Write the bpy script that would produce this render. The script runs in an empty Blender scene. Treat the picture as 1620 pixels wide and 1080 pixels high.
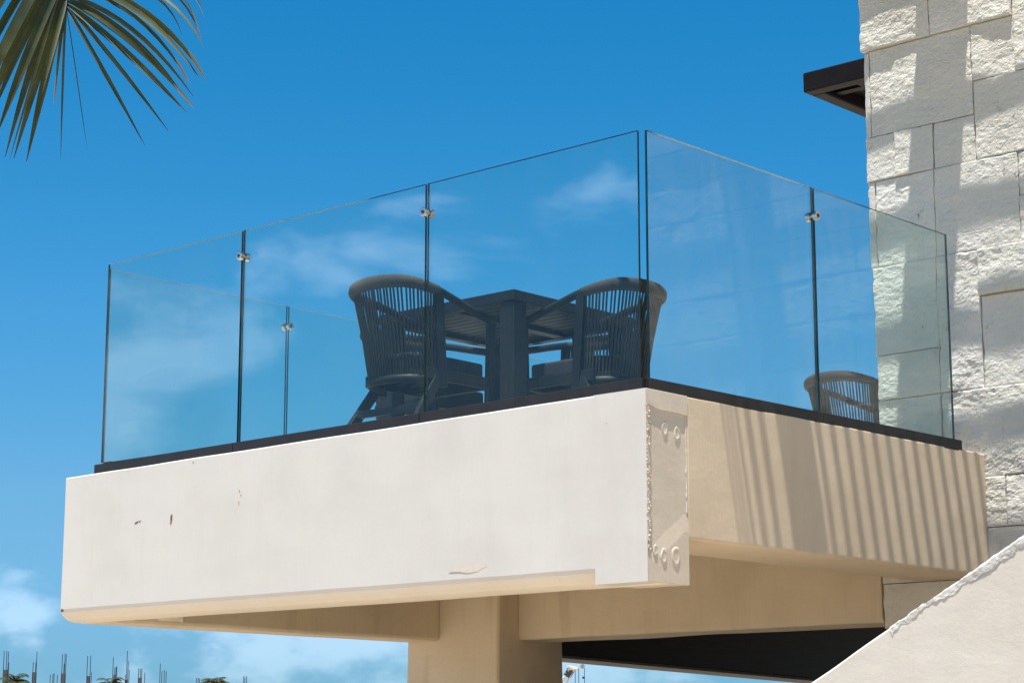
import bpy, bmesh, math, random
from mathutils import Vector, Matrix, noise

# ------------------------------------------------------------------ camera
scene = bpy.context.scene
COL = scene.collection
HEAD, PITCH, FPX = math.radians(132.0), math.atan(655 / 3317.0), 3317.0
CAM = Vector((5.164, -6.541, -1.453))
FWD = Vector((math.cos(HEAD) * math.cos(PITCH), math.sin(HEAD) * math.cos(PITCH), math.sin(PITCH)))
RGT = Vector((math.sin(HEAD), -math.cos(HEAD), 0.0))
UPV = RGT.cross(FWD)
cam_d = bpy.data.cameras.new('camera')
cam = bpy.data.objects.new('camera', cam_d)
COL.objects.link(cam)
cam_d.sensor_width = 36.0
cam_d.lens = 36.0 * FPX / 1620.0
cam_d.clip_start, cam_d.clip_end = 0.1, 5000.0
cam.matrix_world = Matrix(((RGT.x, UPV.x, -FWD.x, CAM.x), (RGT.y, UPV.y, -FWD.y, CAM.y),
                           (RGT.z, UPV.z, -FWD.z, CAM.z), (0, 0, 0, 1)))
scene.camera = cam


def at(u, v, d):
    """point seen at u, v of the 1620 x 1080 photograph, d metres deep"""
    return CAM + (FWD + RGT * ((u - 810.0) / FPX) + UPV * ((540.0 - v) / FPX)) * d


# ------------------------------------------------------------------ sky
SUN_V = Vector((0.105, -0.21, 1.0)).normalized()          # towards the sun
SUN_EL = math.asin(SUN_V.z)
SUN_AZ = math.atan2(SUN_V.x, SUN_V.y)
world = bpy.data.worlds.new('World')
scene.world = world
world.use_nodes = True
wn, wl = world.node_tree.nodes, world.node_tree.links
wn.clear()
w_out = wn.new('ShaderNodeOutputWorld')
w_bg = wn.new('ShaderNodeBackground')
w_bg.inputs['Strength'].default_value = 0.0665
w_sky = wn.new('ShaderNodeTexSky')
w_sky.sky_type = 'NISHITA'
w_sky.sun_disc = False
w_sky.sun_elevation = SUN_EL
w_sky.sun_rotation = SUN_AZ
w_sky.altitude = 0
w_sky.air_density = 1.0
w_sky.dust_density = 0.2
w_sky.ozone_density = 3.0
w_hs = wn.new('ShaderNodeHueSaturation')
w_hs.inputs['Hue'].default_value = 0.487
w_hs.inputs['Saturation'].default_value = 1.35
w_hs.inputs['Value'].default_value = 0.92
wl.new(w_sky.outputs['Color'], w_hs.inputs['Color'])


def wmath(op, a, b=None, c=None, clamp=False):
    n = wn.new('ShaderNodeMath')
    n.operation = op
    n.use_clamp = clamp
    for i, x in enumerate((a, b, c)):
        if x is None:
            continue
        if isinstance(x, (int, float)):
            n.inputs[i].default_value = x
        else:
            wl.new(x, n.inputs[i])
    return n.outputs[0]


w_tc = wn.new('ShaderNodeTexCoord')
w_sep = wn.new('ShaderNodeSeparateXYZ')
wl.new(w_tc.outputs['Generated'], w_sep.inputs[0])
# deep tropical blue: the clear-air tint, by elevation only
w_rp = wn.new('ShaderNodeValToRGB')
wl.new(w_sep.outputs['Z'], w_rp.inputs['Fac'])
el = w_rp.color_ramp.elements
el[0].position, el[0].color = 0.0, (0.27, 0.56, 1.0, 1)
el[1].position, el[1].color = 1.0, (0.50, 0.92, 1.12, 1)
for p_, c_ in ((0.035, (0.30, 0.60, 1.03, 1)), (0.12, (0.62, 0.835, 1.03, 1)), (0.20, (0.56, 0.95, 1.12, 1)), (0.35, (0.27, 0.97, 1.15, 1))):
    e_ = el.new(p_)
    e_.color = c_
w_tint = wn.new('ShaderNodeMix')
w_tint.data_type = 'RGBA'
w_tint.blend_type = 'MULTIPLY'
w_tint.inputs[0].default_value = 1.0
wl.new(w_hs.outputs['Color'], w_tint.inputs[6])
wl.new(w_rp.outputs['Color'], w_tint.inputs[7])
# fair-weather clouds: fractal billows, flattened, thinning out with height,
# a bank of them low over the sea side
w_map = wn.new('ShaderNodeMapping')
w_map.inputs['Scale'].default_value = (1.0, 1.0, 1.9)
w_map.inputs['Location'].default_value = (3.1, 2.1, 0.52)
w_map.inputs['Rotation'].default_value = (0, 0, math.radians(14))
wl.new(w_tc.outputs['Generated'], w_map.inputs['Vector'])
w_no = wn.new('ShaderNodeTexNoise')
w_no.inputs['Scale'].default_value = 7.0
w_no.inputs['Detail'].default_value = 9.0
w_no.inputs['Roughness'].default_value = 0.52
w_no.inputs['Distortion'].default_value = 0.25
wl.new(w_map.outputs['Vector'], w_no.inputs['Vector'])
bank = wmath('MULTIPLY', wmath('MAXIMUM', wmath('MULTIPLY', w_sep.outputs['Y'], -1.0), -0.40), 0.16)      # more cloud over the sea side
thin = wmath('MULTIPLY', wmath('MAXIMUM', w_sep.outputs['Z'], 0.0), -0.30)
dens = wmath('ADD', wmath('ADD', w_no.outputs['Fac'], bank), thin)
# a second, lower layer: small cumulus and wisps along the horizon
w_map2 = wn.new('ShaderNodeMapping')
w_map2.inputs['Scale'].default_value = (1.0, 1.0, 1.7)
w_map2.inputs['Location'].default_value = (3.3, 3.8, 7.2)
wl.new(w_tc.outputs['Generated'], w_map2.inputs['Vector'])
w_no2 = wn.new('ShaderNodeTexNoise')
w_no2.inputs['Scale'].default_value = 15.0
w_no2.inputs['Detail'].default_value = 9.0
w_no2.inputs['Roughness'].default_value = 0.55
wl.new(w_map2.outputs['Vector'], w_no2.inputs['Vector'])
low = wmath('SUBTRACT', 1.0, wmath('MULTIPLY', w_sep.outputs['Z'], 8.0), clamp=True)
dens2 = wmath('ADD', w_no2.outputs['Fac'], wmath('MULTIPLY', wmath('SUBTRACT', low, 0.35), 0.24))


def cloud_mask(src, lo, hi):
    r = wn.new('ShaderNodeMapRange')
    r.interpolation_type = 'SMOOTHSTEP'
    r.inputs['From Min'].default_value = lo
    r.inputs['From Max'].default_value = hi
    wl.new(src, r.inputs['Value'])
    return r.outputs['Result']


mask1 = cloud_mask(dens, 0.575, 0.70)
mask2 = wmath('MULTIPLY', cloud_mask(dens2, 0.54, 0.72), wmath('MULTIPLY', low, 1.6, clamp=True))
haze_fade = wmath('ADD', wmath('MULTIPLY', w_sep.outputs['Z'], 3.0), 0.045, clamp=True)      # far clouds pale out in the air
w_mx = wn.new('ShaderNodeMix')
w_mx.data_type = 'RGBA'
wl.new(wmath('MULTIPLY', wmath('MAXIMUM', mask1, wmath('MULTIPLY', mask2, 0.42)), wmath('MINIMUM', haze_fade, 0.9)), w_mx.inputs['Factor'])
wl.new(w_tint.outputs[2], w_mx.inputs[6])
w_mx.inputs[7].default_value = (29.0, 29.4, 30.0, 1.0)
wl.new(w_mx.outputs[2], w_bg.inputs['Color'])
wl.new(w_bg.outputs['Background'], w_out.inputs['Surface'])

# ------------------------------------------------------------------ sun, exposure
sun_d = bpy.data.lights.new('sun', 'SUN')
sun_d.energy = 5.0
sun_d.angle = math.radians(0.53)
sun_d.color = (1.0, 0.965, 0.91)
sun = bpy.data.objects.new('sun', sun_d)
COL.objects.link(sun)
sun.rotation_euler = SUN_V.to_track_quat('Z', 'Y').to_euler()
sun.location = (2, -3, 12)
vs = scene.view_settings
vs.view_transform = 'Standard'
vs.look = 'None'
vs.exposure = 0.95
vs.gamma = 1.0
vs.use_curve_mapping = False
scene.cycles.max_bounces = 12
scene.cycles.transparent_max_bounces = 24
scene.cycles.diffuse_bounces = 5

RND = random.Random(7)


# ------------------------------------------------------------------ helpers
def mesh_obj(name, verts, faces, mat=None, parent=None, smooth=False, mats=None, fmat=None):
    me = bpy.data.meshes.new(name)
    me.from_pydata([tuple(v) for v in verts], [], faces)
    for m in (mats or ([mat] if mat else [])):
        me.materials.append(m)
    if fmat:
        for p, k in zip(me.polygons, fmat):
            p.material_index = k
    if smooth:
        for p in me.polygons:
            p.use_smooth = True
    me.update()
    o = bpy.data.objects.new(name, me)
    COL.objects.link(o)
    if parent:
        o.parent = parent
    return o


class MB:
    def __init__(s):
        s.v, s.f = [], []

    def box(s, a, b):
        x0, y0, z0 = a
        x1, y1, z1 = b
        n = len(s.v)
        s.v += [(x0, y0, z0), (x1, y0, z0), (x1, y1, z0), (x0, y1, z0), (x0, y0, z1), (x1, y0, z1), (x1, y1, z1), (x0, y1, z1)]
        s.f += [tuple(n + i for i in q) for q in ((0, 3, 2, 1), (4, 5, 6, 7), (0, 1, 5, 4), (1, 2, 6, 5), (2, 3, 7, 6), (3, 0, 4, 7))]
        return s

    def bar(s, p, q, w, h, up=(0, 0, 1)):
        p, q = Vector(p), Vector(q)
        d = (q - p).normalized()
        upv = Vector(up)
        sd = d.cross(upv)
        if sd.length < 1e-4:
            sd = d.cross(Vector((0, 1, 0)))
        sd.normalize()
        u = sd.cross(d)
        n = len(s.v)
        for c in (p, q):
            for a, b in ((-1, -1), (1, -1), (1, 1), (-1, 1)):
                s.v.append(tuple(c + sd * (a * w / 2) + u * (b * h / 2)))
        s.f += [tuple(n + i for i in k) for k in ((0, 1, 2, 3), (7, 6, 5, 4), (0, 4, 5, 1), (1, 5, 6, 2), (2, 6, 7, 3), (3, 7, 4, 0))]
        return s

    def tube(s, pts, rw, rh, seg=8, cap=True, up=(0, 0, 1)):
        pts = [Vector(p) for p in pts]
        n0 = len(s.v)
        m = len(pts)
        for i, p in enumerate(pts):
            d = (pts[min(i + 1, m - 1)] - pts[max(i - 1, 0)]).normalized()
            sd = d.cross(Vector(up))
            if sd.length < 1e-4:
                sd = d.cross(Vector((0, 1, 0)))
            sd.normalize()
            u = sd.cross(d)
            w = rw(i / (m - 1)) if callable(rw) else rw
            h = rh(i / (m - 1)) if callable(rh) else rh
            for k in range(seg):
                a = 2 * math.pi * k / seg
                s.v.append(tuple(p + sd * (math.cos(a) * w) + u * (math.sin(a) * h)))
        for i in range(m - 1):
            for k in range(seg):
                a, b = n0 + i * seg + k, n0 + i * seg + (k + 1) % seg
                s.f.append((a, b, b + seg, a + seg))
        if cap:
            s.f.append(tuple(n0 + k for k in reversed(range(seg))))
            s.f.append(tuple(n0 + (m - 1) * seg + k for k in range(seg)))
        return s

    def cyl(s, p, q, r, seg=16):
        return s.tube([p, q], r, r, seg)

    def prism(s, poly, to3, t0, t1):
        """polygon extruded between t0 and t1; to3(a, b, t) -> point"""
        n, k = len(s.v), len(poly)
        s.v += [to3(a, b, t0) for a, b in poly] + [to3(a, b, t1) for a, b in poly]
        s.f.append(tuple(range(n + k - 1, n - 1, -1)))
        s.f.append(tuple(range(n + k, n + 2 * k)))
        for i in range(k):
            j = (i + 1) % k
            s.f.append((n + i, n + j, n + k + j, n + k + i))
        return s

    def build(s, name, mat, parent=None, smooth=False, bevel=0.0, seg=2):
        o = mesh_obj(name, s.v, s.f, mat, parent, smooth)
        bm = bmesh.new()
        bm.from_mesh(o.data)
        bmesh.ops.recalc_face_normals(bm, faces=bm.faces)
        bm.to_mesh(o.data)
        bm.free()
        if bevel:
            b = o.modifiers.new('bevel', 'BEVEL')
            b.width, b.segments, b.limit_method = bevel, seg, 'ANGLE'
        return o


def tag(o, label=None, cat=None, group=None, kind=None):
    for k, x in (('label', label), ('category', cat), ('group', group), ('kind', kind)):
        if x:
            o[k] = x
    return o


def thing(name, label, cat, loc=(0, 0, 0), rz=0.0, group=None):
    o = bpy.data.objects.new(name, None)
    COL.objects.link(o)
    o.location = loc
    o.rotation_euler = (0, 0, rz)
    o.empty_display_size = 0.1
    return tag(o, label, cat, group)


def copy_tree(o, parent=None):
    c = o.copy()
    COL.objects.link(c)
    c.parent = parent
    for ch in [x for x in bpy.data.objects if x.parent is o]:
        copy_tree(ch, c)
    return c


def catmull(pts, n):
    pts = [Vector(p) for p in pts]
    ext = [pts[0] * 2 - pts[1]] + pts + [pts[-1] * 2 - pts[-2]]
    out = []
    for i in range(1, len(ext) - 2):
        p0, p1, p2, p3 = ext[i - 1:i + 3]
        for k in range(n):
            t = k / n
            out.append(0.5 * ((2 * p1) + (p2 - p0) * t + (2 * p0 - 5 * p1 + 4 * p2 - p3) * t * t + (3 * p1 - p0 - 3 * p2 + p3) * t ** 3))
    out.append(pts[-1])
    return out


def along(pts, t):
    """point at the fraction t of a polyline's length"""
    L = [0.0]
    for a, b in zip(pts, pts[1:]):
        L.append(L[-1] + (b - a).length)
    x = t * L[-1]
    for i in range(len(pts) - 1):
        if x <= L[i + 1] or i == len(pts) - 2:
            k = (x - L[i]) / max(L[i + 1] - L[i], 1e-9)
            return pts[i].lerp(pts[i + 1], k)


# ------------------------------------------------------------------ materials
def new_mat(name):
    m = bpy.data.materials.new(name)
    m.use_nodes = True
    nt = m.node_tree
    return m, nt.nodes, nt.links, nt.nodes['Principled BSDF']


def tex_noise(n, l, scale, detail=6, rough=0.55, stretch=None, coord='Object', off=None):
    tc = n.new('ShaderNodeTexCoord')
    no = n.new('ShaderNodeTexNoise')
    no.inputs['Scale'].default_value = scale
    no.inputs['Detail'].default_value = detail
    no.inputs['Roughness'].default_value = rough
    if stretch or off:
        mp = n.new('ShaderNodeMapping')
        mp.inputs['Scale'].default_value = stretch or (1, 1, 1)
        mp.inputs['Location'].default_value = off or (0, 0, 0)
        l.new(tc.outputs[coord], mp.inputs['Vector'])
        l.new(mp.outputs['Vector'], no.inputs['Vector'])
    else:
        l.new(tc.outputs[coord], no.inputs['Vector'])
    return no.outputs['Fac']


def mrange(n, l, fac, a, b, lo=0.0, hi=1.0):
    r = n.new('ShaderNodeMapRange')
    r.interpolation_type = 'SMOOTHSTEP'
    for k, x in (('From Min', a), ('From Max', b), ('To Min', lo), ('To Max', hi)):
        r.inputs[k].default_value = x
    l.new(fac, r.inputs['Value'])
    return r.outputs['Result']


def mixc(n, l, fac, a, b, mode='MIX'):
    m = n.new('ShaderNodeMix')
    m.data_type = 'RGBA'
    m.blend_type = mode
    for s, x in ((0, fac), (6, a), (7, b)):
        if isinstance(x, (int, float)):
            m.inputs[s].default_value = x
        elif isinstance(x, tuple):
            m.inputs[s].default_value = x + (1.0,) if len(x) == 3 else x
        else:
            l.new(x, m.inputs[s])
    return m.outputs[2]


def bump(n, l, b, fac, strength, dist):
    bp = n.new('ShaderNodeBump')
    bp.inputs['Strength'].default_value = strength
    bp.inputs['Distance'].default_value = dist
    l.new(fac, bp.inputs['Height'])
    l.new(bp.outputs['Normal'], b.inputs['Normal'])
    return bp


def madd(n, l, a, b, kb):
    m = n.new('ShaderNodeMath')
    m.operation = 'MULTIPLY_ADD'
    l.new(b, m.inputs[0])
    m.inputs[1].default_value = kb
    l.new(a, m.inputs[2])
    return m.outputs[0]


def plaster(name, base, dirt, streak=0.4, rough=0.85, bstr=0.5, bdist=0.006):
    m, n, l, b = new_mat(name)
    big = tex_noise(n, l, 2.2, 7, 0.6)
    run = tex_noise(n, l, 9.0, 5, 0.6, stretch=(1.0, 1.0, 0.12))
    fine = tex_noise(n, l, 60, 4, 0.6)
    c = mixc(n, l, mrange(n, l, big, 0.42, 0.72, 0.0, 0.55), base, dirt)
    c = mixc(n, l, mrange(n, l, run, 0.50, 0.75, 0.0, streak), c, dirt)
    c = mixc(n, l, mrange(n, l, fine, 0.3, 0.8, 0.0, 0.10), c, tuple(x * 0.8 for x in dirt))
    drip = mrange(n, l, tex_noise(n, l, 16.0, 4, 0.65, stretch=(1.0, 1.0, 0.05)), 0.60, 0.74)
    gate = mrange(n, l, tex_noise(n, l, 1.3, 3, 0.5, off=(7, 3, 1)), 0.48, 0.66, 0.0, streak * 0.7)
    dg = n.new('ShaderNodeMath')
    dg.operation = 'MULTIPLY'
    l.new(drip, dg.inputs[0])
    l.new(gate, dg.inputs[1])
    c = mixc(n, l, dg.outputs[0], c, tuple(x * 0.80 for x in dirt))
    sp = mrange(n, l, tex_noise(n, l, 48.0, 3, 0.7, off=(1, 9, 4)), 0.755, 0.80, 0.0, 0.5)
    c = mixc(n, l, sp, c, tuple(x * 0.6 for x in dirt))
    l.new(c, b.inputs['Base Color'])
    b.inputs['Roughness'].default_value = rough
    b.inputs['Specular IOR Level'].default_value = 0.2
    trowel = tex_noise(n, l, 7, 4, 0.5, stretch=(0.6, 0.6, 1.0))
    h = madd(n, l, madd(n, l, trowel, fine, 0.22), tex_noise(n, l, 220, 2, 0.5), 0.05)
    bump(n, l, b, h, bstr, bdist)
    return m


def simple(name, col, rough=0.5, metal=0.0, vary=0.12, scale=30, bstr=0.0, bdist=0.001, spec=0.5, stretch=None):
    m, n, l, b = new_mat(name)
    f = tex_noise(n, l, scale, 5, 0.6, stretch=stretch)
    c = mixc(n, l, mrange(n, l, f, 0.3, 0.75), tuple(x * (1 - vary) for x in col), tuple(min(1, x * (1 + vary)) for x in col))
    l.new(c, b.inputs['Base Color'])
    b.inputs['Roughness'].default_value = rough
    b.inputs['Metallic'].default_value = metal
    b.inputs['Specular IOR Level'].default_value = spec
    if bstr:
        bump(n, l, b, f, bstr, bdist)
    return m


def glass_mat(name, tint, haze=0.02):
    """clear pane: tinted transmission, Schlick mirror reflection, a thin dusty film"""
    m, n, l, b = new_mat(name)
    n.remove(b)
    out = n['Material Output']
    lw = n.new('ShaderNodeLayerWeight')
    lw.inputs['Blend'].default_value = 0.5
    pw = n.new('ShaderNodeMath')
    pw.operation = 'POWER'
    l.new(lw.outputs['Facing'], pw.inputs[0])
    pw.inputs[1].default_value = 5.0
    fr = n.new('ShaderNodeMath')
    fr.operation = 'MULTIPLY_ADD'
    l.new(pw.outputs[0], fr.inputs[0])
    fr.inputs[1].default_value = 0.93
    fr.inputs[2].default_value = 0.026
    tr = n.new('ShaderNodeBsdfTransparent')
    tr.inputs['Color'].default_value = tint + (1.0,)
    gl = n.new('ShaderNodeBsdfGlossy')
    gl.inputs['Roughness'].default_value = 0.0
    gl.inputs['Color'].default_value = (1, 1, 1, 1)
    mx = n.new('ShaderNodeMixShader')
    l.new(fr.outputs[0], mx.inputs[0])
    l.new(tr.outputs[0], mx.inputs[1])
    l.new(gl.outputs[0], mx.inputs[2])
    df = n.new('ShaderNodeBsdfDiffuse')
    df.inputs['Color'].default_value = (0.62, 0.62, 0.60, 1)
    f = tex_noise(n, l, 3.0, 7, 0.65)
    f2 = tex_noise(n, l, 14.0, 5, 0.6, stretch=(1, 1, 0.15))
    hz = mrange(n, l, madd(n, l, f, f2, 0.4), 0.45, 0.95, haze * 0.35, haze * 2.0)
    mx2 = n.new('ShaderNodeMixShader')
    l.new(hz, mx2.inputs[0])
    l.new(mx.outputs[0], mx2.inputs[1])
    l.new(df.outputs[0], mx2.inputs[2])
    l.new(mx2.outputs[0], out.inputs['Surface'])
    return m


def stone_mat():
    m, n, l, b = new_mat('limestone')
    big = tex_noise(n, l, 1.6, 6, 0.6)
    med = tex_noise(n, l, 9, 7, 0.62)
    gi = n.new('ShaderNodeObjectInfo')
    c = mixc(n, l, mrange(n, l, big, 0.35, 0.7), (0.675, 0.652, 0.592), (0.590, 0.568, 0.512))
    c = mixc(n, l, mrange(n, l, gi.outputs['Random'], 0.0, 1.0, 0.0, 0.55), c, (0.56, 0.535, 0.465))
    c = mixc(n, l, mrange(n, l, med, 0.60, 0.78, 0.0, 0.35), c, (0.60, 0.53, 0.42))
    # dark lichen specks in scattered patches, heaviest low down by the balcony
    tc = n.new('ShaderNodeTexCoord')
    sp = n.new('ShaderNodeSeparateXYZ')
    l.new(tc.outputs['Object'], sp.inputs[0])
    low = mrange(n, l, sp.outputs['Z'], -0.25, 0.35, 1.0, 0.0)
    patch = mrange(n, l, tex_noise(n, l, 3.1, 4, 0.6, off=(4.2, 0, 1.3)), 0.52, 0.66)
    patch = madd(n, l, patch, low, 0.30)
    speck = mrange(n, l, tex_noise(n, l, 26, 6, 0.72, stretch=(1, 1, 0.55)), 0.56, 0.68)
    mm = n.new('ShaderNodeMath')
    mm.operation = 'MULTIPLY'
    mm.use_clamp = True
    l.new(patch, mm.inputs[0])
    l.new(speck, mm.inputs[1])
    mk = n.new('ShaderNodeMath')
    mk.operation = 'MULTIPLY'
    l.new(mm.outputs[0], mk.inputs[0])
    mk.inputs[1].default_value = 0.75
    c = mixc(n, l, mk.outputs[0], c, (0.16, 0.155, 0.13))
    l.new(c, b.inputs['Base Color'])
    b.inputs['Roughness'].default_value = 0.92
    b.inputs['Specular IOR Level'].default_value = 0.15
    h = madd(n, l, tex_noise(n, l, 38, 7, 0.68, stretch=(0.75, 1, 1.2)), tex_noise(n, l, 120, 4, 0.6), 0.35)
    bump(n, l, b, h, 0.65, 0.011)
    return m


def leaf_mat(name, c0, c1, trans=0.3):
    m, n, l, b = new_mat(name)
    f = tex_noise(n, l, 6, 5, 0.6)
    c = mixc(n, l, mrange(n, l, f, 0.35, 0.7), c0, c1)
    l.new(c, b.inputs['Base Color'])
    b.inputs['Roughness'].default_value = 0.58
    tl = n.new('ShaderNodeBsdfTranslucent')
    l.new(mixc(n, l, 0.5, c, (c1[0] * 1.5, c1[1] * 1.5, c1[2] * 0.7)), tl.inputs['Color'])
    mx = n.new('ShaderNodeMixShader')
    mx.inputs[0].default_value = trans
    l.new(b.outputs[0], mx.inputs[1])
    l.new(tl.outputs[0], mx.inputs[2])
    l.new(mx.outputs[0], n['Material Output'].inputs['Surface'])
    return m


M = {}
M['white'] = plaster('white_paint', (0.620, 0.585, 0.537), (0.545, 0.510, 0.462), 0.30, 0.8, 0.22, 0.005)
M['warm_white'] = plaster('warm_white_render', (0.608, 0.558, 0.489), (0.554, 0.497, 0.424), 0.4, 0.85, 0.6, 0.006)
M['cream_bounce_lit'] = plaster('cream_paint_bounce_lit', (0.80, 0.715, 0.60), (0.72, 0.63, 0.51), 0.3, 0.85, 0.5, 0.006)  # lightened and warmed to carry the ground bounce on down-facing faces
M['cream'] = plaster('cream_paint', (0.640, 0.518, 0.370), (0.555, 0.438, 0.300), 0.45, 0.85, 0.5, 0.006)
M['cream_shaded'] = plaster('cream_paint_shaded', (0.67, 0.555, 0.40), (0.55, 0.435, 0.295), 0.75, 0.85, 0.8, 0.008)  # darker copy of the underside paint, for parts standing in shade
M['cream_pale'] = plaster('pale_cream_paint', (0.600, 0.520, 0.415), (0.525, 0.440, 0.335), 0.4, 0.85, 0.5, 0.006)
M['stone'] = stone_mat()
M['coping'] = plaster('crumbling_white_render', (0.600, 0.570, 0.520), (0.33, 0.32, 0.30), 0.2, 0.9, 1.0, 0.014)
M['mortar'] = plaster('mortar', (0.10, 0.09, 0.075), (0.06, 0.055, 0.045), 0.3)
M['steel'] = simple('brushed_steel', (0.62, 0.60, 0.57), 0.24, 1.0, 0.08, 90, stretch=(1, 1, 8))
M['channel'] = simple('black_anodised_channel', (0.010, 0.009, 0.010), 0.5, 0.0, 0.35, 12, 0.15, 0.001)
M['glass'] = glass_mat('balustrade_glass', (0.905, 0.968, 0.952), 0.006)
M['glass_dusty'] = glass_mat('dusty_balustrade_glass', (0.905, 0.968, 0.952), 0.024)
M['glass_edge'] = simple('glass_edge', (0.006, 0.030, 0.038), 0.12, 0.0, 0.3, 8)
M['gasket'] = simple('grey_rubber_gasket', (0.16, 0.16, 0.165), 0.7, 0.0, 0.3, 25)
M['charcoal'] = simple('charcoal_powder_coat', (0.013, 0.014, 0.016), 0.55, 0.0, 0.25, 40, 0.1, 0.001, 0.22)
M['rope'] = simple('charcoal_rope', (0.046, 0.043, 0.041), 0.85, 0.0, 0.35, 160, 0.5, 0.002, 0.2, stretch=(1, 1, 2.5))
M['cushion'] = simple('dark_grey_fabric', (0.030, 0.033, 0.036), 0.9, 0.0, 0.25, 220, 0.4, 0.001, 0.2)
M['wood_and_shade'] = simple('dark_timber_and_shade', (0.020, 0.015, 0.012), 0.6, 0.0, 0.35, 6, 0.3, 0.002, 0.3, stretch=(1, 1, 9))  # pergola timber; also deep shade coloured into soffit and rear beam
M['eave'] = simple('dark_brown_metal', (0.007, 0.005, 0.006), 0.6, 0.0, 0.2, 10, 0.1, 0.001, 0.15)
M['ground'] = plaster('pale_sand_paving', (0.375, 0.315, 0.24), (0.315, 0.26, 0.19), 0.2)
M['bounce_absorber'] = plaster('dark_bounce_absorber', (0.055, 0.05, 0.045), (0.035, 0.032, 0.03), 0.3)  # for the unseen ground patch that soaks up bounce
M['leaf'] = leaf_mat('palm_leaf', (0.017, 0.030, 0.008), (0.066, 0.075, 0.018), 0.30)
M['leaf_dry'] = leaf_mat('dry_palm_leaf', (0.16, 0.11, 0.05), (0.28, 0.21, 0.11), 0.3)
M['bark'] = simple('palm_bark', (0.17, 0.14, 0.105), 0.9, 0.0, 0.4, 14, 0.8, 0.02)
M['raw_concrete'] = plaster('raw_concrete', (0.24, 0.23, 0.22), (0.15, 0.145, 0.14), 0.5)
M['site_concrete'] = plaster('dark_site_concrete', (0.085, 0.08, 0.09), (0.05, 0.048, 0.055), 0.5)
M['rebar'] = simple('rusty_rebar', (0.035, 0.03, 0.035), 0.8, 0.2, 0.3, 4)
M['crane_paint'] = simple('worn_crane_paint', (0.62, 0.56, 0.46), 0.5, 0.0, 0.3, 3)
M['black'] = simple('black_iron', (0.02, 0.02, 0.022), 0.5)
M['chip'] = simple('bare_render', (0.10, 0.075, 0.045), 0.9, 0.0, 0.5, 60)
M['rust'] = simple('rust_stain', (0.42, 0.20, 0.08), 0.9, 0.0, 0.3, 60)
M['patch'] = simple('peach_repair_render', (0.625, 0.545, 0.455), 0.9, 0.0, 0.08, 30, 0.3, 0.002)

# ------------------------------------------------------------------ ground
GZ = -3.05
gr = mesh_obj('ground', [(-2500, -2500, GZ), (2500, -2500, GZ), (2500, 2500, GZ), (-2500, 2500, GZ)], [(0, 1, 2, 3)], M['ground'])
tag(gr, kind='structure')

pv = mesh_obj('added_dark_ground', [(-4.6, 2.2, GZ + 0.006), (4.3, 2.2, GZ + 0.006), (4.3, 14, GZ + 0.006), (-4.6, 14, GZ + 0.006)], [(0, 1, 2, 3)], M['bounce_absorber'])  # unseen, added to cut bounce light under the building
tag(pv, kind='structure')

# ------------------------------------------------------------------ balcony
WY = 2.73          # plane of the stone wall and of the back beam
XL = -3.87         # left end of the balcony


def sweep(profile, to3, t0, t1, n, jit, freq=2.3, seed=0.0, fade=None):
    """profile extruded in n steps with a little hand-trowelled unevenness"""
    b = MB()
    k = len(profile)
    for i in range(n + 1):
        t = t0 + (t1 - t0) * i / n
        for a, c in profile:
            jj = jit if fade is None or t < fade else 0.0
            da = noise.noise((t * freq + seed, a * 3.1, c * 3.7)) * jj
            dc = noise.noise((t * freq + seed + 31.0, a * 2.7, c * 3.3)) * jj
            b.v.append(to3(a + da, c + dc, t))
    for i in range(n):
        for j in range(k):
            q = (j + 1) % k
            b.f.append((i * k + j, i * k + q, (i + 1) * k + q, (i + 1) * k + j))
    b.f.append(tuple(reversed(range(k))))
    b.f.append(tuple(n * k + j for j in range(k)))
    return b


bal = thing('balcony', 'cantilevered balcony with white front beam, beige side beam and column beneath', 'balcony', (0, 0, GZ))


def world_parent(o, p):
    """parent o to p while its mesh stays in world coordinates"""
    o.parent = p
    o.matrix_parent_inverse = p.matrix_world.inverted() if False else Matrix.Translation(-Vector(p.location))
    return o


def part(mb, name, mat, root, bevel=0.0, smooth=False, seg=2):
    return world_parent(mb.build(name, mat, None, smooth, bevel, seg), root)


# front beam: upright face, rolled lower edge
prof = [(0.0, 0.0), (0.0, -0.25), (0.0, -0.50), (0.0, -0.71), (0.004, -0.728), (0.022, -0.748), (0.050, -0.766), (0.085, -0.774), (0.17, -0.776), (0.17, -0.30), (0.17, 0.0)]
fb = part(sweep(prof, lambda a, c, t: (t, a, c), XL, -0.0125, 90, 0.003, fade=-0.45), 'front_beam', M['white'], bal, 0.006)
fb.data.materials.append(M['cream_bounce_lit'])
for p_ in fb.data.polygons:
    if p_.normal.z < -0.1:  # underside: bounce light put into the colour
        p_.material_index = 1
fb['label'] = 'long white painted front beam with rounded lower edge'
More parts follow.
